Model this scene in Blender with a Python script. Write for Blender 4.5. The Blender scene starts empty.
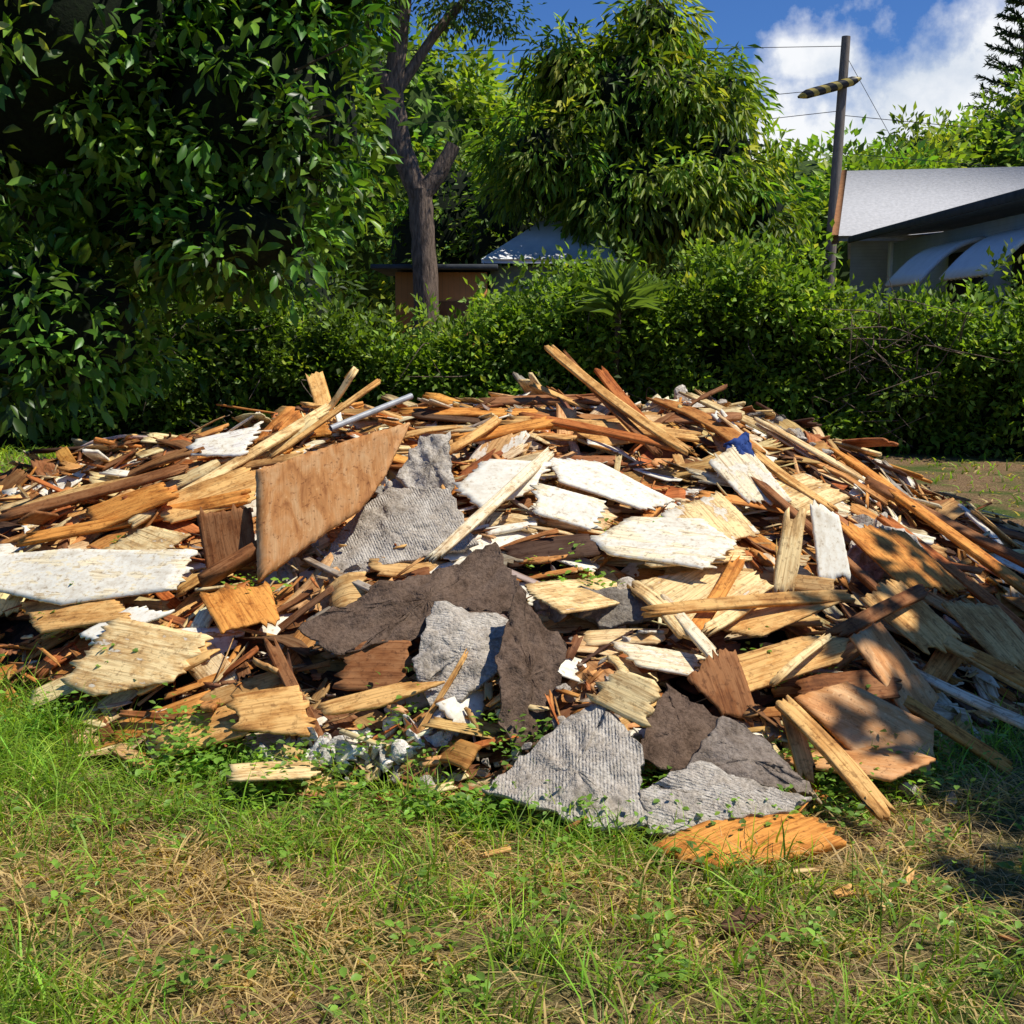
import bpy, bmesh, math, numpy as np
from mathutils import Vector
R=np.random.default_rng(7)
sc=bpy.context.scene
CAMZ=1.6; PIT=math.radians(8.4)
# ---------- utils
def nrm(a):
    a=np.asarray(a,float); return a/np.maximum(np.linalg.norm(a,axis=-1,keepdims=True),1e-9)
def mk(name,V,F_,attrs=None,mats=(),midx=None,parent=None,smooth=False):
    V=np.asarray(V,np.float32).reshape(-1,3)
    me=bpy.data.meshes.new(name)
    me.vertices.add(len(V)); me.vertices.foreach_set('co',V.ravel())
    if not isinstance(F_,(list,tuple)): F_=[F_]
    loops=[];starts=[];off=0
    for f in F_:
        f=np.asarray(f,np.int32)
        if len(f)==0: continue
        loops.append(f.ravel()); k=f.shape[1]
        starts.append(off+np.arange(len(f))*k); off+=f.size
    loops=np.concatenate(loops);starts=np.concatenate(starts)
    me.loops.add(len(loops)); me.loops.foreach_set('vertex_index',loops.astype(np.int32))
    me.polygons.add(len(starts)); me.polygons.foreach_set('loop_start',starts.astype(np.int32))
    for m in mats: me.materials.append(m)
    if midx is not None: me.polygons.foreach_set('material_index',np.asarray(midx,np.int32))
    me.update(calc_edges=True)
    for k,(t,a) in (attrs or {}).items():
        at=me.attributes.new(k,t,'POINT')
        a=np.asarray(a,np.float32)
        if t=='FLOAT_COLOR':
            if a.shape[1]==3: a=np.hstack([a,np.ones((len(a),1),np.float32)])
            at.data.foreach_set('color',a.ravel())
        elif t=='FLOAT_VECTOR': at.data.foreach_set('vector',a.ravel())
        else: at.data.foreach_set('value',a.ravel())
    if smooth: me.shade_smooth()
    ob=bpy.data.objects.new(name,me); sc.collection.objects.link(ob)
    if parent: ob.parent=parent
    return ob
def empty(name,loc=(0,0,0)):
    e=bpy.data.objects.new(name,None); e.location=loc; e.empty_display_size=.3; sc.collection.objects.link(e); return e
_nr=np.random.default_rng(99)
_D=_nr.uniform(-1,1,(12,3)); _P=_nr.uniform(0,6.28,12)
def sn(x,y,f=1.0,z=0.0,o=0):
    r=0
    for i in range(5):
        d=_D[(i+o)%12]; r=r+np.sin((x*d[0]*2+y*d[1]*2+z*d[2]*2)*f*(1+i*.37)*2.0+_P[(i+o)%12]+1.7*np.sin(y*f*1.3*(1+i*.2)+x*f*.9+i))
    return r/5
# ---------- nodes
def newmat(n):
    m=bpy.data.materials.new(n); m.use_nodes=True; nt=m.node_tree; nt.nodes.clear(); return m,nt
def N(nt,t,ins=None,**kw):
    n=nt.nodes.new(t)
    for k,v in kw.items(): setattr(n,k,v)
    for k,v in (ins or {}).items():
        s=n.inputs[k]
        if isinstance(v,bpy.types.NodeSocket): nt.links.new(v,s)
        else: s.default_value=v
    return n
def ramp(nt,fac,st):
    n=N(nt,'ShaderNodeValToRGB',{'Fac':fac}); e=n.color_ramp.elements
    while len(e)<len(st): e.new(.5)
    for i,(p,c) in enumerate(st): e[i].position=p; e[i].color=(*c,1) if len(c)==3 else c
    return n.outputs['Color']
def mixc(nt,f,a,b,bt='MIX'):
    n=N(nt,'ShaderNodeMix',data_type='RGBA',blend_type=bt)
    for s,v in ((n.inputs[0],f),(n.inputs[6],a),(n.inputs[7],b)):
        if isinstance(v,bpy.types.NodeSocket): nt.links.new(v,s)
        else: s.default_value=v if not isinstance(v,tuple) or len(v)==4 else (*v,1)
    return n.outputs[2]
def outp(nt,s):
    N(nt,'ShaderNodeOutputMaterial',{'Surface':s})
def leafmat(name,tr=.35,rough=.4,spec=.5):
    m,nt=newmat(name)
    a=N(nt,'ShaderNodeAttribute',attribute_name='col').outputs['Color']
    p=N(nt,'ShaderNodeBsdfPrincipled',{'Base Color':a,'Roughness':rough,'Specular IOR Level':spec})
    tc=mixc(nt,1.0,a,(1.7,1.7,.5),'MULTIPLY')
    t=N(nt,'ShaderNodeBsdfTranslucent',{'Color':tc})
    x=N(nt,'ShaderNodeMixShader',{0:tr,1:p.outputs[0],2:t.outputs[0]})
    outp(nt,x.outputs[0]); return m
def noisymat(name,c1,c2,scale=5,rough=.85,bump=.3,detail=4,stretch=(1,1,1),spec=.3):
    m,nt=newmat(name)
    tc=N(nt,'ShaderNodeTexCoord').outputs['Object']
    mp=N(nt,'ShaderNodeMapping',{'Vector':tc,'Scale':stretch}).outputs[0]
    n=N(nt,'ShaderNodeTexNoise',{'Vector':mp,'Scale':scale,'Detail':detail,'Roughness':.65}).outputs[0]
    c=ramp(nt,n,[(.3,c1),(.7,c2)])
    b=N(nt,'ShaderNodeBump',{'Height':n,'Strength':bump,'Distance':.03}).outputs[0]
    p=N(nt,'ShaderNodeBsdfPrincipled',{'Base Color':c,'Roughness':rough,'Normal':b,'Specular IOR Level':spec})
    outp(nt,p.outputs[0]); return m
def woodmat():
    m,nt=newmat('broken_wood')
    g=N(nt,'ShaderNodeAttribute',attribute_name='gc').outputs['Vector']
    t=N(nt,'ShaderNodeAttribute',attribute_name='tint').outputs['Color']
    pa=N(nt,'ShaderNodeAttribute',attribute_name='paint').outputs['Fac']
    s1=N(nt,'ShaderNodeVectorMath',{0:g,1:(3.5,80,80)},operation='MULTIPLY').outputs[0]
    n1=N(nt,'ShaderNodeTexNoise',{'Vector':s1,'Scale':1.0,'Detail':4,'Roughness':.65,'Distortion':.6}).outputs[0]
    s3=N(nt,'ShaderNodeVectorMath',{0:g,1:(6,13,13)},operation='MULTIPLY').outputs[0]
    n3=N(nt,'ShaderNodeTexNoise',{'Vector':s3,'Scale':1.0,'Detail':5,'Roughness':.68}).outputs[0]
    n4=N(nt,'ShaderNodeTexNoise',{'Vector':g,'Scale':38.0,'Detail':3,'Roughness':.7}).outputs[0]
    c=mixc(nt,1.0,t,ramp(nt,n1,[(.32,(.52,.40,.30)),(.52,(1,1,1)),(.8,(1.12,1.05,.95))]),'MULTIPLY')
    c=mixc(nt,.85,c,ramp(nt,n3,[(.30,(.30,.21,.15)),(.43,(.76,.62,.48)),(.53,(1,1,1)),(.75,(1.18,1.15,1.1))]),'MULTIPLY')
    c=mixc(nt,.6,c,ramp(nt,n4,[(.34,(.35,.28,.24)),(.45,(1,1,1))]),'MULTIPLY')
    th=N(nt,'ShaderNodeMapRange',{'Value':N(nt,'ShaderNodeMath',{0:pa,1:N(nt,'ShaderNodeMath',{0:n3,1:1.3},operation='MULTIPLY').outputs[0]},operation='SUBTRACT').outputs[0],'From Min':.0,'From Max':.05}).outputs[0]
    pc=ramp(nt,n4,[(.3,(.52,.41,.28)),(.42,(.82,.74,.58)),(.6,(.89,.84,.70))])
    pc=mixc(nt,.6,pc,ramp(nt,n3,[(.3,(.6,.52,.42)),(.5,(1,1,1))]),'MULTIPLY')
    c=mixc(nt,th,c,pc)
    st=N(nt,'ShaderNodeMapRange',{'Value':th,'To Min':.7,'To Max':.06}).outputs[0]
    b=N(nt,'ShaderNodeBump',{'Height':n1,'Strength':st,'Distance':.004}).outputs[0]
    p=N(nt,'ShaderNodeBsdfPrincipled',{'Base Color':c,'Roughness':.78,'Normal':b,'Specular IOR Level':.2})
    outp(nt,p.outputs[0]); return m
def plymat():
    m,nt=newmat('stained_plywood')
    g=N(nt,'ShaderNodeAttribute',attribute_name='gc').outputs['Vector']
    s1=N(nt,'ShaderNodeVectorMath',{0:g,1:(5,14,14)},operation='MULTIPLY').outputs[0]
    n1=N(nt,'ShaderNodeTexNoise',{'Vector':s1,'Scale':1.0,'Detail':6,'Roughness':.6,'Distortion':.8}).outputs[0]
    s2=N(nt,'ShaderNodeVectorMath',{0:g,1:(12,150,150)},operation='MULTIPLY').outputs[0]
    n2=N(nt,'ShaderNodeTexNoise',{'Vector':s2,'Scale':1.0,'Detail':3}).outputs[0]
    n3=N(nt,'ShaderNodeTexNoise',{'Vector':g,'Scale':45.0,'Detail':4,'Roughness':.7}).outputs[0]
    c=ramp(nt,n1,[(.32,(.42,.16,.045)),(.45,(.66,.29,.09)),(.66,(.78,.45,.20))])
    c=mixc(nt,.35,c,ramp(nt,n2,[(.35,(.55,.48,.4)),(.6,(1,1,1))]),'MULTIPLY')
    c=mixc(nt,.7,c,ramp(nt,n3,[(.34,(.35,.25,.2)),(.42,(1,1,1)),(.62,(1,1,1)),(.66,(1.25,1.5,1.7))]),'MULTIPLY')
    b=N(nt,'ShaderNodeBump',{'Height':n2,'Strength':.15,'Distance':.003}).outputs[0]
    outp(nt,N(nt,'ShaderNodeBsdfPrincipled',{'Base Color':c,'Roughness':.7,'Normal':b,'Specular IOR Level':.3}).outputs[0]); return m
def concmat():
    m,nt=newmat('stucco_concrete')
    g=N(nt,'ShaderNodeAttribute',attribute_name='gc').outputs['Vector']
    t=N(nt,'ShaderNodeAttribute',attribute_name='tint').outputs['Color']
    pa=N(nt,'ShaderNodeAttribute',attribute_name='paint').outputs['Fac']
    n1=N(nt,'ShaderNodeTexNoise',{'Vector':g,'Scale':9.0,'Detail':5,'Roughness':.7}).outputs[0]
    n2=N(nt,'ShaderNodeTexNoise',{'Vector':g,'Scale':70.0,'Detail':3,'Roughness':.7}).outputs[0]
    w=N(nt,'ShaderNodeTexWave',{'Vector':g,'Scale':28.0,'Distortion':2.2,'Detail':3,'Detail Scale':2.0},wave_type='BANDS',bands_direction='Y').outputs['Fac']
    c=mixc(nt,.9,t,ramp(nt,n1,[(.3,(.42,.37,.31)),(.45,(.85,.8,.74)),(.6,(1.08,1.06,1.02))]),'MULTIPLY')
    c=mixc(nt,.7,c,ramp(nt,n2,[(.35,(.5,.48,.45)),(.6,(1.1,1.1,1.1))]),'MULTIPLY')
    wr=N(nt,'ShaderNodeMath',{0:w,1:pa},operation='MULTIPLY').outputs[0]
    patch=ramp(nt,n1,[(.44,(0,0,0)),(.52,(1,1,1))])
    wr=N(nt,'ShaderNodeMath',{0:wr,1:patch},operation='MULTIPLY').outputs[0]
    c=mixc(nt,N(nt,'ShaderNodeMath',{0:wr,1:.25},operation='MULTIPLY').outputs[0],c,(.14,.125,.11,1))
    b=N(nt,'ShaderNodeBump',{'Height':wr,'Strength':.5,'Distance':.006,}).outputs[0]
    b2=N(nt,'ShaderNodeBump',{'Height':n2,'Strength':.6,'Distance':.008,'Normal':b}).outputs[0]
    b3=N(nt,'ShaderNodeBump',{'Height':n1,'Strength':.8,'Distance':.03,'Normal':b2}).outputs[0]
    p=N(nt,'ShaderNodeBsdfPrincipled',{'Base Color':c,'Roughness':.95,'Normal':b3,'Specular IOR Level':.15})
    outp(nt,p.outputs[0]); return m
WOOD=woodmat(); CONC=concmat(); PLY=plymat()
BLUE=noisymat('blue_cloth',(.01,.03,.12),(.03,.08,.3),12,.8)
# ---------- pile height field
rx=[-6,-5.2,-4,-2.9,-2,-1.1,.2,1.1,1.85,2.8,3.6,4.5]; rz=[0,.1,.42,.70,.92,1.04,1.12,1.08,.88,.46,.12,0]
fx=[-6,-5,-2.3,-1.6,-.75,.2,1.36,1.9,2.6,3.6,4.5]; fy=[7.2,6.6,5.15,4.6,4.2,3.98,4.25,4.75,5.6,7,7.2]
def H(x,y):
    x=np.asarray(x,float);y=np.asarray(y,float)
    r=np.interp(x,rx,rz); yf=np.interp(x,fx,fy); yr=7.35
    t=np.clip((y-yf)/(yr-yf),0,1); b=np.clip((9.6-y)/(9.6-yr),0,1)
    h=r*(t**.8)*np.where(y>yr,b*b*(3-2*b),1)
    return h+ .05*sn(x,y,1.6)*np.clip(h*4,0,1)
def gz(x,y):
    d=np.clip(1-(np.hypot(x,y-6)-14)/15,0,1)
    return d*(.025*sn(x,y,.9,o=3)+.012*sn(x,y,3.1,o=5))
def surfn(x,y):
    e=.12; return nrm(np.array([-(H(x+e,y)-H(x-e,y))/(2*e),-(H(x,y+e)-H(x,y-e))/(2*e),1.0]))
# ---------- plank builder
_top={}
def topo(ns,nc):
    if (ns,nc) in _top: return _top[(ns,nc)]
    q=[];M=ns*nc
    for i in range(ns-1):
        for j in range(nc-1):
            a=i*nc+j; q.append((a,a+nc,a+nc+1,a+1)); q.append((M+a,M+a+1,M+a+nc+1,M+a+nc))
        a=i*nc; q.append((a,M+a,M+a+nc,a+nc)); a=i*nc+nc-1; q.append((a,a+nc,M+a+nc,M+a))
    for j in range(nc-1):
        a=j; q.append((a,a+1,M+a+1,M+a)); a=(ns-1)*nc+j; q.append((a,M+a,M+a+1,a+1))
    _top[(ns,nc)]=np.array(q); return _top[(ns,nc)]
class Acc:
    def __init__(s): s.V=[];s.Q=[];s.G=[];s.T=[];s.P=[];s.n=0
    def plank(s,p0,p1,w,t,up,tint,paint=0.,jag=.05,bend=0.,ns=5,nc=5,rg=R,taper=0.):
        p0=np.array(p0,float);p1=np.array(p1,float);d=p1-p0;L=np.linalg.norm(d);d/=L
        side=nrm(np.cross(up,d));up=np.cross(d,side)
        sv=np.linspace(0,1,ns)[:,None]
        if ns>3: sv=np.concatenate([[0],np.linspace(.12,.88,ns-2),[1]])[:,None]
        cv=np.linspace(-.5,.5,nc)[None,:]
        if nc>3: cv=cv+np.concatenate([[0],rg.uniform(-.3,.3,nc-2)/(nc-1),[0]])[None,:]
        e0=rg.uniform(0,1,nc)**2.5*jag;e1=rg.uniform(0,1,nc)**2.5*jag
        k0=rg.normal(0,.3)*w;k1=rg.normal(0,.3)*w
        if jag<=0: k0=k1=0
        along=((e0[None,:]+k0*cv)*(sv<=0)-(e1[None,:]+k1*cv)*(sv>=1))+sv*L
        if ns>3 and jag>0:
            along=along+((k0*cv+e0[None,:].mean())*(1-sv)*(sv>0)*(sv<1)-(k1*cv+e1[None,:].mean())*sv*(sv>0)*(sv<1))*.6
        wid=w*(1-taper*sv)
        edge=1+rg.normal(0,.03,(ns,1))*(1 if jag>0 else 0)
        lat=cv*wid*edge
        bz=bend*np.sin(np.pi*sv)+0*cv
        tw=rg.normal(0,.01)*1
        out=[];gg=[]
        for k,z in enumerate((t/2,-t/2)):
            jj=rg.normal(0,min(t*.06,.0006),(ns,nc)) if t<.03 else 0
            P=p0+along[...,None]*d+lat[...,None]*side+(bz+z+jj+tw*cv*sv)[...,None]*up
            out.append(P.reshape(-1,3)); gg.append(np.stack([along,lat,np.full_like(lat,z)],-1).reshape(-1,3))
        V=np.vstack(out);G=np.vstack(gg)+rg.uniform(-20,20,3)
        q=topo(ns,nc)
        s.V.append(V);s.G.append(G);s.Q.append(q+s.n);s.n+=len(V)
        s.T.append(np.tile(tint,(len(V),1)));s.P.append(np.full(len(V),paint))
    def make(s,name,parent,mat=WOOD):
        return mk(name,np.vstack(s.V),np.vstack(s.Q),{'gc':('FLOAT_VECTOR',np.vstack(s.G)),'tint':('FLOAT_COLOR',np.vstack(s.T)),'paint':('FLOAT',np.concatenate(s.P))},[mat],parent=parent)
TINT={'tan':(.78,.46,.16),'light':(.89,.67,.33),'orange':(.76,.33,.07),'brown':(.32,.14,.052),'dark':(.11,.055,.03),'cream':(.89,.77,.52),'red':(.54,.18,.045),'grey':(.42,.35,.27),'conc':(.56,.51,.44),'cdark':(.27,.24,.20),'felt':(.16,.11,.08),'white':(.80,.76,.68),'deep':(.26,.215,.18)}
def pick(ws):
    k=list(ws);p=np.array([ws[i] for i in k],float);n=k[R.choice(len(k),p=p/p.sum())]
    c=np.array(TINT[n]);g=R.uniform(0,.14);c=c*(1-g)+g*c.mean()*np.array([1.05,1,.9])
    return np.clip(c*R.uniform(.65,1.15)*(1+R.normal(0,.04,3)),0,.89)
def slab(name,poly,n,t,tint,paint,mat,parent,rough=.004,wood=True,spike=.05):
    rg=np.random.default_rng(int(abs(poly[0][0]*1000+poly[1][1]*777))%99999)
    poly=np.array(poly,float);n=nrm(n);c=poly.mean(0)
    es=np.roll(poly,-1,0)-poly;e=es[np.argmax(np.linalg.norm(es,axis=1))]
    u=nrm(e-n*np.dot(e,n));v=np.cross(n,u)
    P2=np.stack([(poly-c)@u,(poly-c)@v],1);pts=[];base=[]
    seg=.013 if wood else .022
    for i in range(len(P2)):
        a=P2[i];b=P2[(i+1)%len(P2)];L=np.linalg.norm(b-a);k=max(2,int(L/seg));cr=abs((b-a)[1])/L
        wob=np.cumsum(rg.normal(0,.0045,k+1));wob-=np.linspace(0,wob[-1],k+1)
        nn=np.array([-(b-a)[1],(b-a)[0]])/L
        so=1 if ((a+b)[0])>0 else -1
        for j in range(k):
            q=a+(b-a)*(j+(rg.uniform(-.35,.35) if j else 0))/k;q0=q.copy()
            if wood:
                sp=rg.uniform(0,1)**3*spike-.4*rg.uniform(0,1)**2*spike*.5
                q=q+np.array([so*sp*cr*(1 if j else 0),rg.normal(0,.0010)])+nn*wob[j]*.3*cr
            elif j: q=q+nn*wob[j]*.9+rg.normal(0,.005,2);q0=q
            pts.append(q);base.append(q0)
    pts=np.array(pts);base=np.array(base);m=len(pts)
    rings=[1,.86,.74,.6,.48,.36,.24,.12] if wood else [1,.985,.92,.83,.72,.6,.48,.36,.24,.12];V=[]
    f=.25 if wood else 1
    def hf(q): return rough*(1.6*sn(q[:,0],q[:,1],2.2,o=1)+f*sn(q[:,0],q[:,1],6,o=2)+(0 if wood else .7)*sn(q[:,0],q[:,1],17,o=4))
    for side,z in ((0,0),(1,-t)):
        for r in rings:
            q=(pts if r>=.98 else base)*r; h=z+hf(q)-(0.08*t if (r==1 and side==0) else 0)
            if not wood and side==0: h=h+rg.normal(0,rough*.12,m)
            V.append(c+q[:,:1]*u+q[:,1:]*v+np.outer(h,n))
        V.append((c+n*(z+hf(np.zeros((1,2)))[0]))[None])
    V=np.vstack(V);S=len(rings)*m+1;quads=[];tri=[]
    for side in (0,1):
        o=side*S
        for r in range(len(rings)-1):
            for j in range(m):
                a=o+r*m+j;b=o+r*m+(j+1)%m
                quads.append((a,b,b+m,a+m) if side==0 else (a,a+m,b+m,b))
        for j in range(m):
            a=o+(len(rings)-1)*m+j;b=o+(len(rings)-1)*m+(j+1)%m
            tri.append((a,b,o+S-1))
    for j in range(m): quads.append((j,S+j,S+(j+1)%m,(j+1)%m))
    G=np.stack([(V-c)@u,(V-c)@v,(V-c)@n],1)+rg.uniform(-9,9,3)
    return mk(name,V,[np.array(quads),np.array(tri)],{'gc':('FLOAT_VECTOR',G),'tint':('FLOAT_COLOR',np.tile(TINT[tint],(len(V),1))),'paint':('FLOAT',np.full(len(V),paint))},[mat],parent=parent)
# ---------- larger pieces lying on the pile: plan outline x,y (cm), mean height z (cm), face normal, thickness, colour, paint, material, roughness
S_=None
SL=[
('plywood_panel',[-118,565,-80,567,-47,568,-57,553,-68,543,-111,528],92,(-.15,-.75,.6),.018,'orange',0,'P',.004),
('white_board',[18,628,45,629,79,594,61,580,24,600],86,S_,.012,'white',1.2,'W',.004),
('cream_panel',[-27,592,-11,608,17,602,10,584,-14,575],88,(-.1,-.5,.85),.01,'cream',.85,'W',.003),
('cream_panel',[12,577,44,572,36,556,11,561],79,(.1,-.6,.8),.01,'cream',.8,'W',.003),
('cream_panel',[35,541,54,556,85,550,97,526,80,510,43,527],69,S_,.01,'cream',.70,'W',.004),
('plywood_sheet',[5,482,47,539,56,508,19,453],54,S_,.01,'light',.45,'W',.004),
('plywood_sheet',[54,515,90,526,110,508,74,477],52,S_,.01,'light',.55,'W',.004),
('plywood_sheet',[69,568,101,592,112,551,77,529],73,S_,.01,'light',.58,'W',.004),
('ribbed_mortar_slab',[-84,541,-77,561,-57,578,-29,572,-15,541,-49,536,-73,529],69,(-.1,-.55,.83),.018,'conc',1,'C',.016),
('mortar_slab',[-57,602,-46,617,-31,620,-28,602,-40,594],93,(.1,-.8,.6),.025,'conc',0,'C',.026),
('roofing_felt',[-84,471,-54,491,-7,513,4,486,5,473,-28,467,-67,456],52,(-.05,-.45,.89),.006,'felt',0,'C',.028),
('roofing_felt',[43,402,56,435,74,422,63,399],21,(.1,-.5,.85),.008,'felt',0,'C',.016),
('mortar_slab',[-37,449,-30,471,5,464,-4,444,-18,434,-30,434],39,(-.05,-.6,.8),.018,'conc',.5,'C',.018),
('roofing_felt',[-6,434,2,458,20,449,18,431,5,415,-5,419],35,(.35,-.7,.6),.008,'felt',0,'C',.026),
('ribbed_mortar_slab',[-10,388,10,407,31,419,43,396,42,368,28,368,3,381],16,(-.12,-.45,.88),.018,'conc',1,'C',.016),
('ribbed_mortar_slab',[41,380,62,392,97,381,90,375,59,367,43,364],11,(.05,-.4,.9),.018,'conc',1,'C',.012),
('mortar_slab',[56,388,72,406,88,404,102,396,82,392],17,(.3,-.7,.65),.018,'deep',0,'C',.014),
('wood_block',[27,415,38,418,49,412,44,404],36,(-.3,-.75,.55),.025,'light',0,'W',.002),
('rotten_board',[42,356,66,373,92,376,102,358,78,349,60,344],6,(0,-.12,1),.025,'orange',.42,'W',.006),
('cream_panel',[-255,582,-207,568,-143,545,-145,524,-200,535,-246,560],51,S_,.01,'cream',.72,'W',.006),
('plywood_sheet',[-205,577,-172,580,-147,557,-177,547],59,S_,.01,'light',.5,'W',.003),
('splintered_plywood',[-179,478,-164,503,-123,484,-132,466,-165,469],29,S_,.01,'light',.5,'W',.006),
('cream_panel',[-182,506,-163,516,-143,504,-170,496],38,S_,.01,'white',.9,'W',.003),
('white_board',[131,537,144,538,147,526,132,521],68,(.25,-.85,.45),.012,'white',1.2,'W',.002),
('cream_panel',[100,626,120,642,137,599,114,599],88,(0,-.5,.85),.01,'cream',.65,'W',.004),
('plywood_sheet',[75,452,112,467,131,466,123,453,84,437],37,S_,.01,'tan',.4,'W',.004),
('plywood_sheet',[102,431,123,441,154,434,147,416,122,416],19,(.2,-.6,.75),.014,'orange',0,'P',.006),
('plywood_sheet',[130,462,145,475,164,458,149,439],31,(.4,-.6,.7),.012,'red',0,'P',.004),
('rotten_board',[64,434,83,448,90,432,77,429],30,(.3,-.7,.6),.01,'brown',0,'W',.004),
('plywood_sheet',[-159,486,-126,488,-119,472,-145,467],29,S_,.01,'tan',.3,'W',.004),
('plywood_sheet',[-181,612,-139,630,-127,622,-129,604,-167,596],79,(-.1,-.5,.85),.012,'tan',.2,'W',.003),
('cream_panel',[-173,674,-139,680,-145,657,-173,662],99,(-.1,-.5,.85),.012,'white',.7,'W',.003),
('plywood_sheet',[-71,441,-41,443,-25,438,-48,431,-66,433],27,S_,.01,'tan',.1,'W',.004),
('plywood_sheet',[-99,414,-72,422,-68,400,-91,397],10,S_,.01,'light',.1,'W',.004),
('cream_panel',[38,460,72,460,66,446,48,447],37,S_,.01,'cream',.6,'W',.004),
('mortar_slab',[163,588,190,590,195,574,168,554,156,562],59,(.2,-.5,.8),.03,'conc',0,'C',.03),
('rotten_board',[-146,565,-120,561,-115,546,-136,545],65,(-.2,-.8,.5),.012,'brown',0,'W',.004),
('plywood_sheet',[-223,640,-181,630,-165,600,-204,603],73,S_,.012,'orange',.2,'W',.004),
('mortar_slab',[14,499,53,499,60,486,35,481],50,(0,-.5,.85),.02,'cdark',0,'C',.014),
('plywood_sheet',[75,483,115,500,134,493,97,471],47,S_,.01,'tan',.4,'W',.005),
('plywood_sheet',[57,545,99,539,99,517,59,517],64,S_,.01,'light',.3,'W',.004),
('plywood_sheet',[108,449,144,458,145,446,109,437],28,(.1,-.5,.8),.01,'brown',0,'W',.004),
('rotten_board',[94,418,127,435,145,406,126,394],13,S_,.012,'orange',0,'P',.006),
('plywood_sheet',[125,618,150,638,170,617,143,588],80,S_,.01,'light',.45,'W',.005),
('plywood_sheet',[-227,559,-179,538,-160,505,-204,520],38,S_,.01,'tan',.4,'W',.006),
('rotten_board',[-133,515,-104,520,-95,493,-117,484],46,S_,.01,'orange',0,'W',.005),
('rotten_board',[-104,442,-79,446,-73,428,-98,430],22,(0,-.6,.8),.012,'tan',0,'W',.006),
('rotten_board',[-137,451,-106,450,-98,430,-125,433],13,S_,.012,'tan',0,'W',.006),
('blue_cloth',[110,641,122,645,125,629,112,627],98,(0,-.6,.8),.02,'grey',0,'B',.02),
('plywood_sheet',[145,504,167,522,187,503,167,487],42,(.3,-.5,.8),.01,'tan',.3,'W',.005),
('plywood_sheet',[150,560,185,575,205,545,170,528],58,(.3,-.4,.85),.01,'orange',.2,'W',.005),
('plywood_sheet',[185,520,215,535,228,505,200,492],32,(.35,-.4,.85),.01,'tan',.3,'W',.005),
('plywood_sheet',[26,680,71,684,96,668,47,660],106,(0,-.5,.85),.012,'tan',0,'W',.005),
('rotten_board',[-62,464,-39,464,-40,449,-63,449],34,(0,-.7,.7),.012,'brown',0,'W',.005)]
BO=[ # end points (cm), width, thickness, colour, paint
((-136,528,51),(-66,577,87),.05,.06,'brown',0),((-34,503,65),(20,616,100),.05,.018,'cream',.35),((21,730,150),(90,622,98),.055,.022,'tan',0),((29,730,147),(76,631,96),.04,.02,'brown',0),
((11,731,128),(51,721,112),.04,.015,'tan',0),((50,725,138),(76,690,106),.07,.016,'red',0),((-114,724,106),(-91,725,138),.03,.02,'light',0),((-129,655,92),(-74,700,132),.03,.018,'tan',0),
((-123,721,117),(-106,723,115),.03,.02,'tan',0),((-186,594,66),(-105,715,116),.06,.018,'light',0),((113,507,49),(123,530,84),.09,.03,'light',.2),((186,703,91),(249,570,34),.08,.025,'orange',0),
((191,665,79),(273,627,37),.07,.03,'brown',0),((118,624,89),(165,508,41),.05,.03,'brown',0),((176,549,47),(227,521,20),.07,.018,'light',.3),((158,477,26),(186,428,19),.04,.02,'cream',.2),
((96,427,29),(120,375,6),.07,.018,'tan',0),((98,427,29),(101,400,7),.06,.02,'tan',0),((140,455,26),(179,424,4),.06,.018,'orange',0),((123,466,42),(176,517,50),.06,.025,'brown',0),
((49,502,56),(68,460,43),.07,.018,'light',.2),((60,487,54),(77,443,38),.05,.018,'cream',.3),((50,471,51),(139,497,52),.05,.018,'tan',0),((72,460,45),(101,493,53),.05,.018,'light',0),
((-40,430,21),(-22,410,5),.05,.02,'brown',0),((-96,475,39),(-65,422,8),.05,.03,'brown',0),((-89,469,36),(-77,431,13),.04,.03,'dark',0),((-36,425,13),(-16,448,42),.02,.01,'tan',0),
((124,644,98),(158,597,72),.06,.02,'tan',0),((-33,660,101),(26,678,111),.07,.02,'orange',0),((-37,631,96),(-7,672,112),.05,.02,'tan',0),((-7,686,110),(101,661,103),.08,.02,'tan',0),
((4,691,113),(91,629,99),.06,.02,'red',0),((-271,646,62),(-169,644,89),.07,.02,'brown',0),((-245,607,56),(-129,604,79),.07,.02,'orange',0),((93,430,34),(122,462,44),.03,.018,'light',0),
((256,698,52),(306,694,39),.06,.02,'brown',0),((98,521,64),(69,464,44),.06,.018,'orange',0),((-54,499,52),(-95,543,60),.03,.02,'grey',0),
((184,611,68),(228,530,27),.08,.02,'red',0),((161,516,43),(208,470,18),.08,.018,'tan',0),((175,505,33),(208,471,20),.08,.018,'orange',0)]
pile=empty('debris_pile')
polys=[]
for (nm,xy,z,n,t,ti,pa,mt,ro) in SL:
    P=np.array(xy,float).reshape(-1,2)/100;c=P.mean(0);n=surfn(c[0],c[1])+R.normal(0,.10,3)*[1,1,0] if n is None else nrm(n)
    n=nrm(n);zz=z/100-((P-c)@n[:2])/n[2]; polys.append(P)
    slab(nm,np.column_stack([P,zz]),n,t,ti,pa,{'W':WOOD,'C':CONC,'B':BLUE,'P':PLY}[mt],pile,rough=ro,wood=mt in 'WP',spike=.01 if mt=='P' else .05)
def inside(x,y):
    for P in polys:
        k=False;j=len(P)-1
        for i in range(len(P)):
            if (P[i,1]>y)!=(P[j,1]>y) and x<(P[j,0]-P[i,0])*(y-P[i,1])/(P[j,1]-P[i,1]+1e-9)+P[i,0]: k=not k
            j=i
        if k: return True
    return False
B=Acc()
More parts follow.
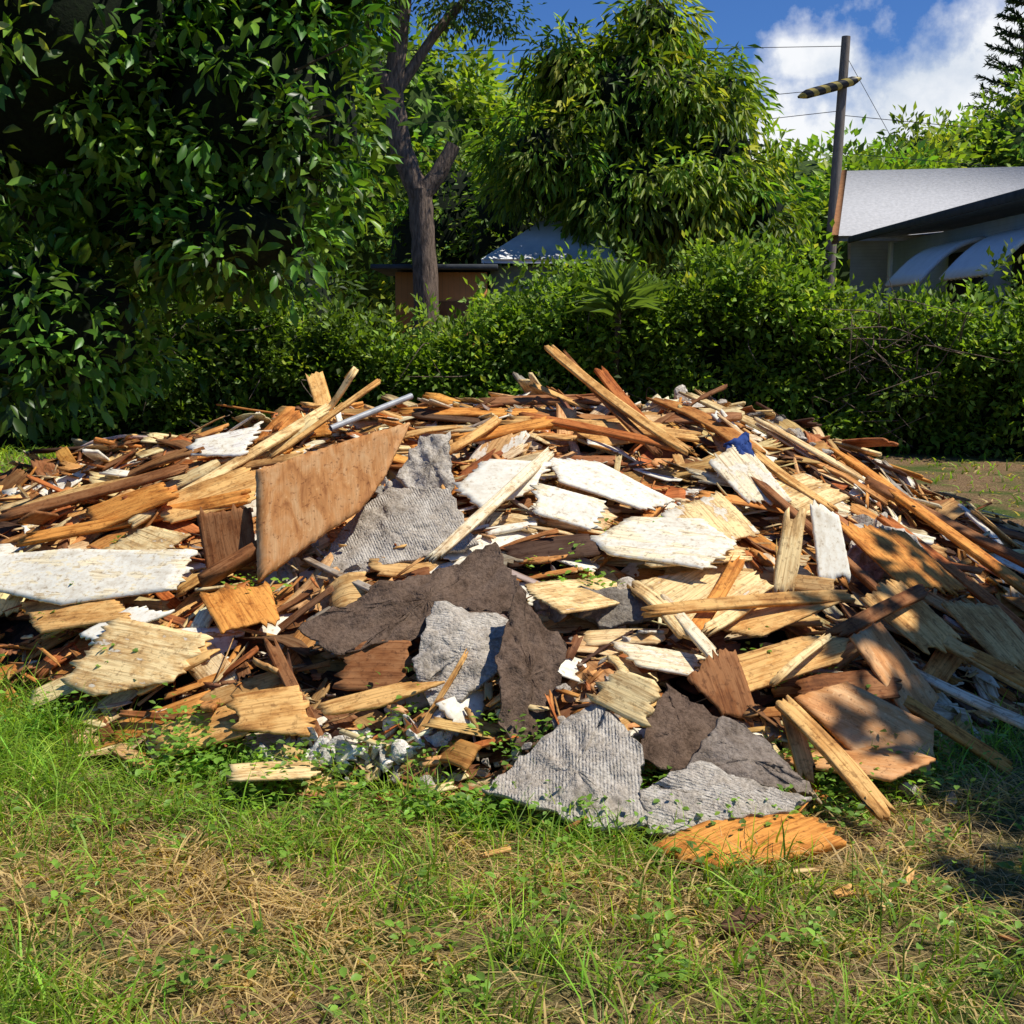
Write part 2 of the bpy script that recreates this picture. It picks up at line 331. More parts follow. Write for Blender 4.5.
for b in BO:
    p,q=np.array(b[0])/100,np.array(b[1])/100;m_=(p+q)/2
    B.plank(p,q,b[2],b[3],surfn(m_[0],m_[1])+np.array([0,-.35,0]),np.array(TINT[b[4]]),b[5],.10,R.normal(0,.01),7,8)
B.make('long_planks',pile)
# core mound: dark soil, shadow of the gaps painted into its colour
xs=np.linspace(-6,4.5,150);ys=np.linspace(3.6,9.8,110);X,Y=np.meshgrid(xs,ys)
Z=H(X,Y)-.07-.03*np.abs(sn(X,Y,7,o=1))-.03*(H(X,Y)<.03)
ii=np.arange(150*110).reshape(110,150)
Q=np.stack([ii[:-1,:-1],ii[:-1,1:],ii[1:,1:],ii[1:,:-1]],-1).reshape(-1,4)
mk('rubble_core',np.stack([X,Y,Z],-1),Q,mats=[noisymat('soil_gap_shade',(.010,.007,.005),(.06,.036,.02),25,.95,.8)],parent=pile)
A=Acc()
def place(A,x,y,L,w,t,tint,paint,jag,lift,yaw=None,tilt=.22,ns=5,nc=5,bend=0,keep=False):
    if not keep and lift>-.02 and inside(x,y): lift=min(lift,.0)-.03; tilt*=.4
    n=nrm(surfn(x,y)+R.normal(0,tilt,3)*[1,1,.3])
    if yaw is None: yaw=R.uniform(0,6.28)
    d=np.array([math.cos(yaw),math.sin(yaw),0.]);d=nrm(d-n*np.dot(d,n))
    c=np.array([x,y,float(H(x,y))+lift]);p0=c-d*L/2;p1=c+d*L/2
    if p0[2]<.01:p0[2]=.01
    if p1[2]<.01:p1[2]=.01
    A.plank(p0,p1,w,t,n,tint,paint,jag,bend,ns,nc)
def rpos():
    while 1:
        x=R.uniform(-4.8,3.4);y=R.uniform(3.9,8.3)
        h=H(x,y)
        if h>.05 : return x,y,h
WL={'tan':3.4,'orange':3.8,'brown':2,'light':2.2,'red':1.7,'dark':.9,'cream':.6,'grey':.2}
WC={'tan':2.8,'orange':2.2,'brown':1.8,'light':2.2,'dark':1,'grey':.6,'cream':1.3,'red':.8}
WR_={'tan':3.2,'light':3.2,'orange':3,'brown':1.6,'dark':.9,'cream':1.5,'red':1.2,'grey':.2}
def wl(x): return WL if x<-.9 else (WC if x<.5 else WR_)
for i in range(520): # broken sheets
    x,y,h=rpos()
    L=R.uniform(.18,.46);w=R.uniform(.10,.25)
    if h<.25: L*=.6;w*=.6
    place(A,x,y,L,w,R.uniform(.004,.012),pick(wl(x)),R.uniform(.45,1.1) if R.random()<.25 else 0,R.uniform(.02,.09),R.uniform(.0,.07),R.normal(.15,.8),.26,6,12,R.normal(0,.012))
for i in range(1600):
    x,y,h=rpos();W=wl(x)
    big=R.random()
    if big<.12: L,w,t=R.uniform(.5,1.0),R.uniform(.05,.12),R.uniform(.010,.024)
    elif big<.6: L,w,t=R.uniform(.18,.5),R.uniform(.05,.15),R.uniform(.004,.012)
    else: L,w,t=R.uniform(.14,.42),R.uniform(.02,.06),R.uniform(.004,.014)
    if h<.3: L=min(L,.38)
    yaw=None
    if x>1.3 and R.random()<.6: yaw=-.7+R.normal(0,.35)
    elif R.random()<.4: yaw=R.normal(.15,.45)
    pa=R.uniform(.55,1.2) if R.random()<.09 else 0
    place(A,x,y,L,w,t,pick(W),pa,R.uniform(.02,.14)*min(1,L*1.6),R.uniform(-.02,.08),yaw,.30 if x<1.6 else .2,5,7,R.normal(0,.012))
for i in range(3600):
    x,y,h=rpos()
    place(A,x,y,R.uniform(.05,.28),R.uniform(.004,.022),R.uniform(.002,.007),pick(wl(x)),0,.06,R.uniform(-.01,.08),None,.33,3,3,R.normal(0,.006),keep=(i%7==0))
# scraps lying on top of the mortar slabs and felt
for (cx,cy,sx,sy,n_,l) in ((.2,3.95,.2,.12,34,.05),(.75,3.85,.2,.08,22,.05),(-.15,4.55,.2,.12,30,.12),(-.4,4.8,.25,.12,22,.10),(-.5,5.55,.22,.12,20,.12),(.1,4.3,.12,.1,18,.13),(.7,4.15,.12,.12,14,.1)):
    for k in range(n_):
        x=R.normal(cx,sx);y=R.normal(cy,sy)
        place(A,x,y,R.uniform(.03,.16),R.uniform(.005,.035),R.uniform(.002,.008),pick(WR_),0,.03,l+R.uniform(-.03,.02),None,.4,3,4,0,keep=True)
for i in range(220):
    x=R.uniform(-2.6,2.3);y=float(np.interp(x,fx,fy))-abs(R.normal(0,.10))+.08
    place(A,x,y,R.uniform(.05,.28),R.uniform(.015,.08),R.uniform(.004,.012),pick({'tan':2,'light':2,'brown':2,'orange':1.5}),0,.05,.03,None,.2,4,6)
for (x,y,L,w,a,c) in ((.93,3.28,.1,.035,.6,'tan'),(1.02,3.2,.07,.025,1.0,'light'),(.62,3.12,.16,.07,.9,'dark'),(.85,3.42,.12,.02,.1,'light'),(1.15,3.38,.13,.02,1.2,'tan'),(-.05,3.55,.1,.02,.3,'tan'),(1.3,3.0,.09,.02,2.2,'brown')):
    place(A,x,y,L,w,.008,TINT[c],0,.04,.035,a,.05,4,6)
for i in range(70):
    x=R.uniform(-2.6,2.2);y=R.uniform(6.3,7.9)
    place(A,x,y,R.uniform(.6,1.4),R.uniform(.04,.12),R.uniform(.010,.022),pick(WR_),0,.14,R.uniform(.0,.09),R.normal(0 if x<1 else -.6,.4),.09,6,7,R.normal(0,.03))
A.make('broken_boards',pile)
def chunks(name,lst,tint,mat,parent):
    V=[];Fq=[];n=0;T=[]
    bm=bmesh.new();bmesh.ops.create_icosphere(bm,subdivisions=3,radius=1);bv=np.array([v.co[:] for v in bm.verts]);bf=np.array([[v.index for v in f.verts] for f in bm.faces]);bm.free()
    for (x,y,z,r) in lst:
        v=bv.copy()
        for k in range(8):
            d=nrm(R.normal(0,1,3));h=R.uniform(.25,.6);q=v@d;v=v-np.outer(np.maximum(q-h,0),d)
        v=v+R.normal(0,.035,v.shape)
        M=np.linalg.qr(R.normal(0,1,(3,3)))[0];v=(v*[R.uniform(1,1.9),R.uniform(.8,1.5),R.uniform(.4,.8)]*r)@M
        V.append(v+[x,y,z]);Fq.append(bf+n);n+=len(v);T.append(np.tile(np.array(tint)*R.uniform(.6,1.15),(len(v),1)))
    V=np.vstack(V)
    mk(name,V,np.vstack(Fq),{'gc':('FLOAT_VECTOR',V),'tint':('FLOAT_COLOR',np.vstack(T)),'paint':('FLOAT',np.zeros(len(V)))},[mat],parent=parent)
def around(cx,cy,sx,sy,n,r0,r1,l=.03):
    o=[]
    for i in range(n):
        x=R.normal(cx,sx);y=R.normal(cy,sy);o.append((x,y,float(H(x,y))+l,R.uniform(r0,r1)))
    return o
L1=around(-.45,6.1,.13,.2,18,.02,.07,.08)+around(-.95,5.45,.1,.1,12,.015,.05,.06)+around(1.85,6.0,.12,.15,16,.02,.08,.05)+around(1.65,7.3,.12,.12,10,.04,.08,.08)+around(1.3,7.5,.15,.1,10,.04,.09,.10)+around(.1,4.2,.45,.12,26,.012,.045)+around(.3,5.2,.35,.3,20,.015,.05,.05)+around(.8,4.1,.4,.1,14,.012,.04)+around(.25,4.2,.15,.15,20,.01,.04,.10)+around(.15,4.75,.12,.12,14,.01,.04,.08)
chunks('concrete_rubble',L1,TINT['conc'],CONC,pile)
chunks('plaster_rubble',around(-.60,4.25,.12,.06,34,.012,.055,.05)+around(-.32,4.27,.06,.06,12,.02,.06,.05),(.82,.77,.68),CONC,pile)
# ---------- ground
gx=np.sinh(np.linspace(-6.2,6.2,260))*1.2;gy=6+np.sinh(np.linspace(-5.9,6.3,260))*1.2
X,Y=np.meshgrid(gx,gy);ii=np.arange(260*260).reshape(260,260)
Q=np.stack([ii[:-1,:-1],ii[:-1,1:],ii[1:,1:],ii[1:,:-1]],-1).reshape(-1,4)
m,nt=newmat('lawn_soil')
tc=N(nt,'ShaderNodeTexCoord').outputs['Object']
n1=N(nt,'ShaderNodeTexNoise',{'Vector':tc,'Scale':1.3,'Detail':5,'Roughness':.6}).outputs[0]
n2=N(nt,'ShaderNodeTexNoise',{'Vector':tc,'Scale':60.,'Detail':5,'Roughness':.7}).outputs[0]
c1=ramp(nt,n2,[(.3,(.05,.03,.018)),(.5,(.20,.12,.06)),(.68,(.50,.34,.18))])
c2=ramp(nt,n2,[(.3,(.03,.045,.01)),(.6,(.10,.14,.03)),(.75,(.30,.27,.09))])
c=mixc(nt,ramp(nt,n1,[(.44,(0,0,0)),(.62,(1,1,1))]),c1,c2)
b=N(nt,'ShaderNodeBump',{'Height':n2,'Strength':.8,'Distance':.03}).outputs[0]
outp(nt,N(nt,'ShaderNodeBsdfPrincipled',{'Base Color':c,'Roughness':.95,'Normal':b,'Specular IOR Level':.1}).outputs[0])
mk('ground',np.stack([X,Y,gz(X,Y)],-1),Q,mats=[m],smooth=True)
# ---------- grass
GM=leafmat('grass_blades',.4,.5,.3)
def blades(name,x,y,h,w,col,lean,parent=None):
    n=len(x);z=gz(x,y);a=R.uniform(0,6.28,n);ld=np.stack([np.cos(a),np.sin(a)],1);b=R.uniform(0,6.28,n)
    sd=np.stack([np.cos(b),np.sin(b),np.zeros(n)],1)
    rows=[];cols=[]
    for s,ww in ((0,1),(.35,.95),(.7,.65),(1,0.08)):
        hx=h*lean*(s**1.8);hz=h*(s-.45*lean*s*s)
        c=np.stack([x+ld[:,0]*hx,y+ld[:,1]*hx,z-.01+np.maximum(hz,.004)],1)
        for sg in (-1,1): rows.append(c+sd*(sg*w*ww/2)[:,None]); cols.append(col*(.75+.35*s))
    V=np.stack(rows,1).reshape(-1,3);C=np.stack(cols,1).reshape(-1,3)
    base=(np.arange(n)*8)[:,None]
    Q=np.concatenate([base+np.array([[k,k+1,k+3,k+2]]) for k in (0,2,4)])
    return mk(name,V,Q,{'col':('FLOAT_COLOR',C)},[GM],parent=parent)
def gcol(x,y,n):
    dry=np.clip(.38+.85*sn(x,y,.8,o=7)+.45*sn(x,y,3,o=8)+.40*np.clip(x-.5,0,1.5)-.55*np.clip(y-3.6,0,1)-.35*np.clip(-x-.9,0,1),.04,.96)
    d=R.random(n)<dry
    g=np.array([.28,.43,.045])*R.uniform(.4,1.55,(n,1))*(1+R.normal(0,.1,(n,3)));s=np.array([.80,.57,.24])*R.uniform(.4,1.15,(n,1))
    return np.clip(np.where(d[:,None],s,g),.005,.85),d
def grass(name,N0,x0,x1,y0,y1,h0,h1,w0,w1):
    x=R.uniform(x0,x1,N0);y=R.uniform(y0,y1,N0)
    dens=.56+.7*sn(x,y,1.7,o=2)+.4*sn(x,y,5,o=6)-.35*np.clip(x-.7,0,1)+.4*np.clip(-x-1.1,0,1)
    k=(H(x,y)<.06)&(R.random(N0)<np.clip(dens,.08,1));x=x[k];y=y[k];n=len(x)
    c,d=gcol(x,y,n);h=R.uniform(h0,h1,n)*np.where(d,.75,1)*(1+.5*sn(x,y,2.3,o=9))*(1+.5*np.clip(-x-1.1,0,1))
    return blades(name,x,y,h,R.uniform(w0,w1,n),c,np.where(d,R.uniform(.8,2.1,n),R.uniform(.2,1.6,n)))
g=empty('grass')
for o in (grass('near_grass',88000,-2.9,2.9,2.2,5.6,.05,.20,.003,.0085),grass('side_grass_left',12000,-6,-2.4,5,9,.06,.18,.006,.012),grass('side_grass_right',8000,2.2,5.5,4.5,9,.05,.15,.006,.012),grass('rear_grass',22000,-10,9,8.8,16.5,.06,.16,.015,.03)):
    o.parent=g
n=9000;x=R.uniform(-2.4,2.4,n);y=R.uniform(2.3,4.6,n);k=(H(x,y)<.03)&(R.random(n)<np.clip(.4+.7*sn(x,y,.8,o=7)+.4*np.clip(x,0,2),.08,1));x=x[k];y=y[k];n=len(x)
o=blades('dead_straw',x,y,R.uniform(.04,.11,n),R.uniform(.002,.005,n),np.array([.85,.66,.36])*R.uniform(.35,1,(n,1)),R.uniform(2.0,2.2,n));o.parent=g
# ---------- leaves
LT_S=(np.array([(0,0,0),(.45,.5,.07),(1,0,-.12),(.45,-.5,.07)],float),[np.array([(0,2,1),(0,3,2)])])
LT_F=(np.array([(0,0,0),(.25,.36,.04),(.6,.48,.02),(1,0,-.2),(.6,-.48,.02),(.25,-.36,.04),(.25,0,-.02),(.6,0,-.06)],float),
 [np.array([(0,6,1),(0,5,6),(7,3,2),(7,4,3)]),np.array([(6,7,2,1),(5,4,7,6)])])
def leaves(name,pos,d,n,L,W,col,mat,T=LT_S,parent=None):
    d=nrm(d);s=nrm(np.cross(n,d));n=np.cross(d,s);t,F_=T;k=len(t);M=len(pos)
    V=pos[:,None]+t[None,:,0:1]*(L[:,None,None])*d[:,None]+t[None,:,1:2]*(W[:,None,None])*s[:,None]+t[None,:,2:3]*(L[:,None,None])*n[:,None]
    off=(np.arange(M)*k)
    FF=[(off[:,None,None]+f[None]).reshape(-1,f.shape[1]) for f in F_]
    return mk(name,V.reshape(-1,3),FF,{'col':('FLOAT_COLOR',np.repeat(col,k,0))},[mat],parent=parent)
def rdir(n): return nrm(R.normal(0,1,(n,3)))
def crown(name,blobs,dens,per,L0,L1,asp,cr,base,mat,parent,T=LT_S,droop=.2,rmin=.5,up=.6,cvar=.35,lump=.25):
    C=[];O=[]
    for (x,y,z,a,b,c) in blobs:
        n=int(dens*(a*b+b*c+a*c)*4);d=rdir(n);r=rmin+(1-rmin)*R.random(n)**.6
        r=r*(1+lump*sn(d[:,0]*2+x,d[:,1]*2+y,1.1,d[:,2]*2+z))
        C.append(np.array([x,y,z])+d*r[:,None]*[a,b,c]);O.append(d)
    C=np.vstack(C);O=np.vstack(O);n=len(C)
    cb=np.exp(R.normal(0,cvar,n))
    P=np.repeat(C,per,0);M=len(P);od=np.repeat(O,per,0);q=rdir(M);rr=R.random(M)**.5
    P=P+q*(rr*cr)[:,None]
    d=q*.9+od*.5+rdir(M)*.5+np.array([0,0,-droop]);nn=nrm(np.array([0,0,up])+od*.35+rdir(M)*.55)
    L=R.uniform(L0,L1,M);col=np.array(base)*(np.repeat(cb,per)*np.exp(R.normal(0,.22,M)))[:,None]
    col[:,0]*=np.repeat(np.exp(R.normal(0,.15,n)),per)
    return leaves(name,P,d,nn,L,L*asp,np.clip(col,.003,.5),mat,T,parent)
def tube(pts,rad,seg=10,rough=.04):
    pts=np.array(pts,float)
    t=np.linspace(0,len(pts)-1,(len(pts)-1)*5+1);P=np.stack([np.interp(t,range(len(pts)),pts[:,i]) for i in range(3)],1);r=np.interp(t,range(len(pts)),rad)
    for _ in range(2): P[1:-1]=(P[:-2]+2*P[1:-1]+P[2:])/4
    d=nrm(np.gradient(P,axis=0));a=nrm(np.cross(d,[.3,.9,.2]));b=np.cross(d,a);th=np.linspace(0,6.2832,seg,endpoint=False)
    rr=r[:,None]*(1+rough*R.normal(0,1,(len(P),seg)))
    V=P[:,None]+rr[...,None]*(np.cos(th)[None,:,None]*a[:,None]+np.sin(th)[None,:,None]*b[:,None])
    ii=np.arange(len(P)*seg).reshape(len(P),seg);j=np.roll(ii,-1,1)
    return V.reshape(-1,3),np.stack([ii[:-1],j[:-1],j[1:],ii[1:]],-1).reshape(-1,4)
def tubes(name,lst,mat,parent,seg=10,rough=.04):
    V=[];Q=[];n=0
    for p,r in lst:
        v,q=tube(p,r,seg,rough);V.append(v);Q.append(q+n);n+=len(v)
    return mk(name,np.vstack(V),np.vstack(Q),mats=[mat],parent=parent,smooth=True)
def core(name,blobs,sc_,mat,parent):
    bm=bmesh.new();bmesh.ops.create_icosphere(bm,subdivisions=3,radius=1);bv=np.array([v.co[:] for v in bm.verts]);bf=np.array([[v.index for v in f.verts] for f in bm.faces]);bm.free()
    V=[];Q=[];n=0
    for (x,y,z,a,b,c) in blobs:
        v=bv*(1+.25*sn(bv[:,0]*2+x,bv[:,1]*2+y,1.5,bv[:,2]*2))[:,None]*sc_*[a,b,c]+[x,y,z];V.append(v);Q.append(bf+n);n+=len(v)
    mk(name,np.vstack(V),np.vstack(Q),mats=[mat],parent=parent)
BARK=noisymat('bark',(.04,.028,.02),(.17,.12,.085),9,.95,1.0,stretch=(3,3,.6))
BARKG=noisymat('bark_pale',(.05,.034,.026),(.28,.20,.145),9,.95,1.0,stretch=(3,3,.6))
SHADE=noisymat('shaded_foliage',(.003,.005,.002),(.010,.018,.005),30,1,.3)  # near-black colour paints the shade inside crowns and hedge onto solid cores
LG=leafmat('glossy_leaves',.3,.38,.35);LM=leafmat('soft_leaves',.4,.5,.3)
GALV=noisymat('galvanised_pipe',(.3,.31,.32),(.5,.51,.52),20,.4,.05)
tubes('metal_pipe',[([(-1.00,6.81,1.06),(-.58,7.16,1.22)],[.018,.018])],GALV,pile,8,0)
# near left tree
t=empty('broadleaf_tree')
NB=[(-3.0,8.2,3.5,1.5,1.3,1.3),(-1.65,8.2,3.0,.86,.8,.85),(-2.95,8,1.65,.85,.8,.62),(-1.7,8,2.2,.6,.6,.35),(-1.5,8.3,3.9,.78,.8,.6),(-4.4,8.6,3.2,1.3,1.3,1.5),(-2.3,8.4,2.5,.8,.7,.7),(-4.1,8.3,1.7,.8,.7,.7)]
crown('leaves',NB,21,13,.08,.16,.42,.17,(.095,.20,.025),LG,t,LT_F,.15,.6,.8,.55,.35)
core('inner_shade_core',NB,.66,SHADE,t)
tubes('trunk',[([(-4.9,9.2,-.1),(-4.8,9.1,1.2),(-4.4,9,2.4),(-4.3,8.8,4.4)],[.28,.22,.18,.08]),([(-4.7,9.1,1.5),(-3.6,8.5,2.2),(-2.4,8.3,2.6),(-1.5,8.1,3.0)],[.13,.09,.05,.015]),([(-4.5,9.1,2),(-3.4,8.6,3.0),(-2.4,8.3,3.4),(-1.3,8.2,4)],[.12,.08,.05,.015]),([(-4.6,9.1,1.4),(-3.6,8.5,1.7),(-2.6,8,1.6)],[.1,.06,.02])]+
 [([(-2.4,8.3,2.6),(-1.7,7.9,2.6+k*.2),(-1.15+k*.08,7.8,2.5+k*.4)],[.03,.015,.005]) for k in range(3)],BARK,t)
# right shade tree outside the view
t=empty('shade_tree')
SB=[(5.65,3.9,4.9,1.5,1.5,1.0),(6.9,6.2,5,1.6,1.8,1.2),(5.3,2.2,4.6,1.1,1.1,.8)]
crown('leaves',SB,8,14,.2,.3,.45,.25,(.06,.12,.02),LM,t)
core('inner_shade_core',SB,.85,SHADE,t)
tubes('trunk',[([(7.2,5.0,-.1),(7.1,4.9,2),(6.8,4.8,4)],[.25,.2,.12]),([(7.1,4.9,2.4),(6.2,3.6,3.6),(5.6,2.6,4.4)],[.12,.09,.04])],BARK,t)
# ---------- hedge
hg=empty('hedge')
HX=[-11,-6,-4.5,-3.4,-2.7,-2.2,-1.5,-.8,-.2,.3,.8,1.5,2.0,2.8,3.5,4.0,4.4,5,6.5,8.5];HZ=[2.5,2.2,1.95,1.85,1.7,1.35,1.3,1.35,1.6,1.95,2.1,2.15,1.95,2.45,2.3,1.9,1.6,1.65,1.75,1.8]
HY=lambda x: np.interp(x,[-11,0,4,8],[17.2,17,16.6,15.7])
def htop(x): return np.interp(x,HX,HZ)+.20*sn(x,0*x,1.5)+.12*sn(x,0*x,4.2,o=2)
def hfr(x,v): return -.6-.42*sn(x,v*3,1.1,o=4)-.16*sn(x,v*6,2.6,o=6)
def hedge(n,per,base):
    x=R.uniform(-9,8.2,n);hz=htop(x)
    f=R.random(n)<.72;v=R.random(n)**.8
    y=HY(x)+np.where(f,hfr(x,v),R.uniform(-.7,.7,n));z=np.where(f,.15+v*(hz-.2),hz+.04*R.normal(0,1,n)+.14*sn(x,y,3,o=1))
    hi=(~f)&(R.random(n)<.2);z=z+hi*R.uniform(.05,.5,n)
    C=np.stack([x,y,z],1)+R.normal(0,.1,(n,3));out=np.where(f[:,None],np.array([0,-1,.35]),np.array([0,-.2,1]))
    P=np.repeat(C,per,0);M=len(P);q=rdir(M);P=P+q*(R.random(M)**.5*np.repeat(R.uniform(.12,.32,n),per))[:,None]
    d=q+np.repeat(out,per,0)*.5+rdir(M)*.5;nn=nrm(np.array([.1,-.2,.75])+rdir(M)*.6)
    L=R.uniform(.07,.15,M);cb=np.exp(R.normal(0,.45,n)+.4*sn(x,z,1.3,o=8));cb*=np.where((x<-1.5),.7,1)*np.where(x>4.6,.8,1)  # left stretch tinted darker to paint in tree shade; right end darker too
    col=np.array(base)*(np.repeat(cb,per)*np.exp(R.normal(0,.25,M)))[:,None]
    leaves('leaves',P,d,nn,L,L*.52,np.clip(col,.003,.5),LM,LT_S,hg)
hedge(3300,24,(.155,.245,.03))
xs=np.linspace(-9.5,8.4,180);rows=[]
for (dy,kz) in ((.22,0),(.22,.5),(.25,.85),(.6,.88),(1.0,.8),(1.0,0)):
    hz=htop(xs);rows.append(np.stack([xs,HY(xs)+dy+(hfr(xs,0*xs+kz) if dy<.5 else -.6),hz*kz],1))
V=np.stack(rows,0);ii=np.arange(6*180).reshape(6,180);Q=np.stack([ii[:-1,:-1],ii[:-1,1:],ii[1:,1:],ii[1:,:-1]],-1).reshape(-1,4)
mk('inner_shade_core',V,Q,mats=[SHADE],parent=hg)
TW=[]
for i in range(90):
    x=R.uniform(-8,8) if i<50 else R.normal(4.6,.5);y=float(HY(x))-.9+R.uniform(-.2,.2);z=R.uniform(.3,1.7);TW.append(([(x,y+.3,z),(x+R.normal(0,.2),y,z+R.normal(.1,.2)),(x+R.normal(0,.4),y-.15,z+R.normal(0,.3))],[.012,.008,.003]))
tubes('twigs',TW,BARKG,hg,4)
# spiky palm shrub
t=empty('palm_shrub')
n=110;a=R.uniform(0,6.28,n);e=R.uniform(.1,1.4,n);d=np.stack([np.cos(a)*np.cos(e),np.sin(a)*np.cos(e),np.sin(e)],1)
P=np.tile([[1.35,15.85,1.85]],(n,1))+R.normal(0,.05,(n,3))
leaves('fronds',P,d,np.tile([[0,0,1.]],(n,1))+rdir(n)*.4,R.uniform(.45,.75,n),np.full(n,.04),np.tile([[.14,.22,.06]],(n,1)),LM,LT_F,t)
tubes('trunk',[([(1.35,16.3,0),(1.35,16.2,1),(1.35,15.9,1.85)],[.05,.045,.04])],BARK,t)
# ---------- mid trees
t=empty('mango_tree')
MB=[(2.1,24,5.7,1.5,1.6,1.3),(.7,24,4.7,1.15,1.4,1.0),(3.7,24,4.6,1.3,1.5,1.3),(2.5,23.5,4.0,1.8,1.5,1.2),(3.9,24.3,5.9,.7,.9,.7),(1.0,24,6.4,.7,.9,.6),(2.6,24,7.1,.7,.9,.6),(4.6,23.8,3.7,.7,.9,.8),(3.1,23.4,5.8,.7,.7,.6)]
crown('leaves',MB,6.5,24,.2,.36,.24,.36,(.17,.25,.03),LM,t,LT_S,1.0,.65,.5,.5,.45)
core('inner_shade_core',MB,.66,SHADE,t)
tubes('trunk',[([(2.2,24.2,-.1),(2.1,24.1,2),(2.2,24,4.2)],[.3,.24,.15])],BARK,t)
t=empty('tall_tree')
TT=[([(-1.55,22.2,-.1),(-1.5,22,2),(-1.55,22,3.2),(-1.6,22,4.0)],[.28,.22,.21,.21]),([(-1.6,22,3.9),(-1.9,22,4.6),(-2.05,22,5.6),(-1.85,22,7),(-1.7,22,9)],[.2,.19,.17,.14,.12]),([(-1.55,22,3.9),(-1.25,22,4.3),(-1.0,22,4.75)],[.17,.15,.12]),([(-1.95,22,5.4),(-2.4,21.8,6.2),(-2.6,21.8,7.6)],[.12,.09,.05]),([(-2,22,5.6),(-1.2,22.2,6.8),(-.2,22.4,7.8)],[.1,.08,.04])]
tubes('trunk',TT,BARKG,t,14,.05)
TB=[(-2.6,22,8.0,1.6,1.5,.9),(-.4,22.4,8.2,1.6,1.5,.8),(-2.5,21.8,6.9,.8,.8,.5),(-.9,22.3,7.1,.9,.8,.35),(1.2,22.6,8.7,1.5,1.3,.8),(-4,22,7.5,1.6,1.5,1.2),(-.2,22,6.9,.5,.5,.3)]
crown('leaves',TB,9,16,.08,.17,.4,.3,(.10,.16,.03),LM,t,LT_S,.4,.2)
t=empty('thicket')
KB=[(-6.5,20.5,3,2.6,1.2,2.4),(-4.0,20.4,1.8,1.5,1,1.4),(-9,20,4,2.5,1.5,3)]
crown('leaves',KB,5,22,.1,.22,.4,.35,(.06,.11,.02),LM,t);core('inner_shade_core',KB,.8,SHADE,t)
t=empty('dense_shrub_trees')
KB=[(.2,28,3.4,1.3,1.2,2.2),(-1.2,30,3.4,1.8,1.4,2.4),(3.8,27.5,3.0,2.6,1.4,2.4),(6.0,29,2.6,1,1,2)]
crown('leaves',KB,5,22,.14,.26,.4,.4,(.12,.20,.025),LM,t);core('inner_shade_core',KB,.8,SHADE,t)
t=empty('distant_trees')
DB=[(-5,42,6,5,3,6),(-2,44,5.2,4,3,5.2),(3,46,6,5,3,5.3),(10,44,4.4,4,3,3.4),(14,47,5.2,3.5,3,3.0),(16.5,50,6.3,3,3,3.2),(21,50,7.2,3.6,3,4),(26,52,7,5,3,6),(-14,42,7,6,3,8),(11.5,40,3.8,2.4,2,2.8),(34,55,6,7,3,6),(-26,45,7,8,4,8)]
crown('leaves',DB,1.5,32,.26,.46,.5,.75,(.22,.32,.04),LM,t,LT_S,.2,.75,.6,.3,.25);core('inner_shade_core',DB,.84,noisymat('distant_shade',(.012,.025,.005),(.06,.10,.018),8,1,.3),t)  # solid cores, inner shade painted in as dark green
t=empty('norfolk_pine')
px,py=23.9,60
tubes('trunk',[([(px,py,-.1),(px,py,10),(px,py,20)],[.35,.22,.04])],BARK,t)
BR=[];P=[];D=[]
for k,z in enumerate(np.arange(9,20,.75)):
    r=(20.4-z)*.26
    for a in np.arange(0,6.28,6.283/7)+k*.4:
        dv=np.array([math.cos(a),math.sin(a),.22]);e=np.array([px,py,z])+dv*r+[0,0,.12*r];BR.append(([(px,py,z),tuple(np.array([px,py,z])+dv*r*.5),tuple(e)],[.05,.035,.015]))
        for s in np.linspace(.25,1,16):
            for q in range(5): P.append(np.array([px,py,z])+dv*r*s+[0,0,.1*r*s*s]);D.append(np.array([dv[0],dv[1],.3])+R.normal(0,.7,3))
tubes('branches',BR,BARK,t,5)
P=np.array(P);D=np.array(D);leaves('needles',P,D,rdir(len(P)),R.uniform(.2,.38,len(P)),np.full(len(P),.07),np.tile([[.05,.085,.03]],(len(P),1)),LM,LT_S,t)
# ---------- buildings
def boxm(name,x0,x1,y0,y1,z0,z1,mat,parent):
    V=[(x,y,z) for z in (z0,z1) for y in (y0,y1) for x in (x0,x1)]
    Q=[(0,1,3,2),(4,6,7,5),(0,4,5,1),(2,3,7,6),(0,2,6,4),(1,5,7,3)]
    o=mk(name,V,np.array(Q),mats=[mat],parent=parent);b=o.modifiers.new('b','BEVEL');b.width=.01;b.segments=1;return o
def prism(name,poly,th,mat,parent):
    P=np.array(poly,float);n=nrm(np.cross(P[1]-P[0],P[2]-P[0]));n=n if n[2]>0 else -n
    V=np.vstack([P,P-n*th]);k=len(P);F4=[tuple(range(k)),tuple(range(2*k-1,k-1,-1))];S=[(i,(i+1)%k,k+(i+1)%k,k+i) for i in range(k)]
    return mk(name,V,[np.array(F4),np.array(S)],mats=[mat],parent=parent)
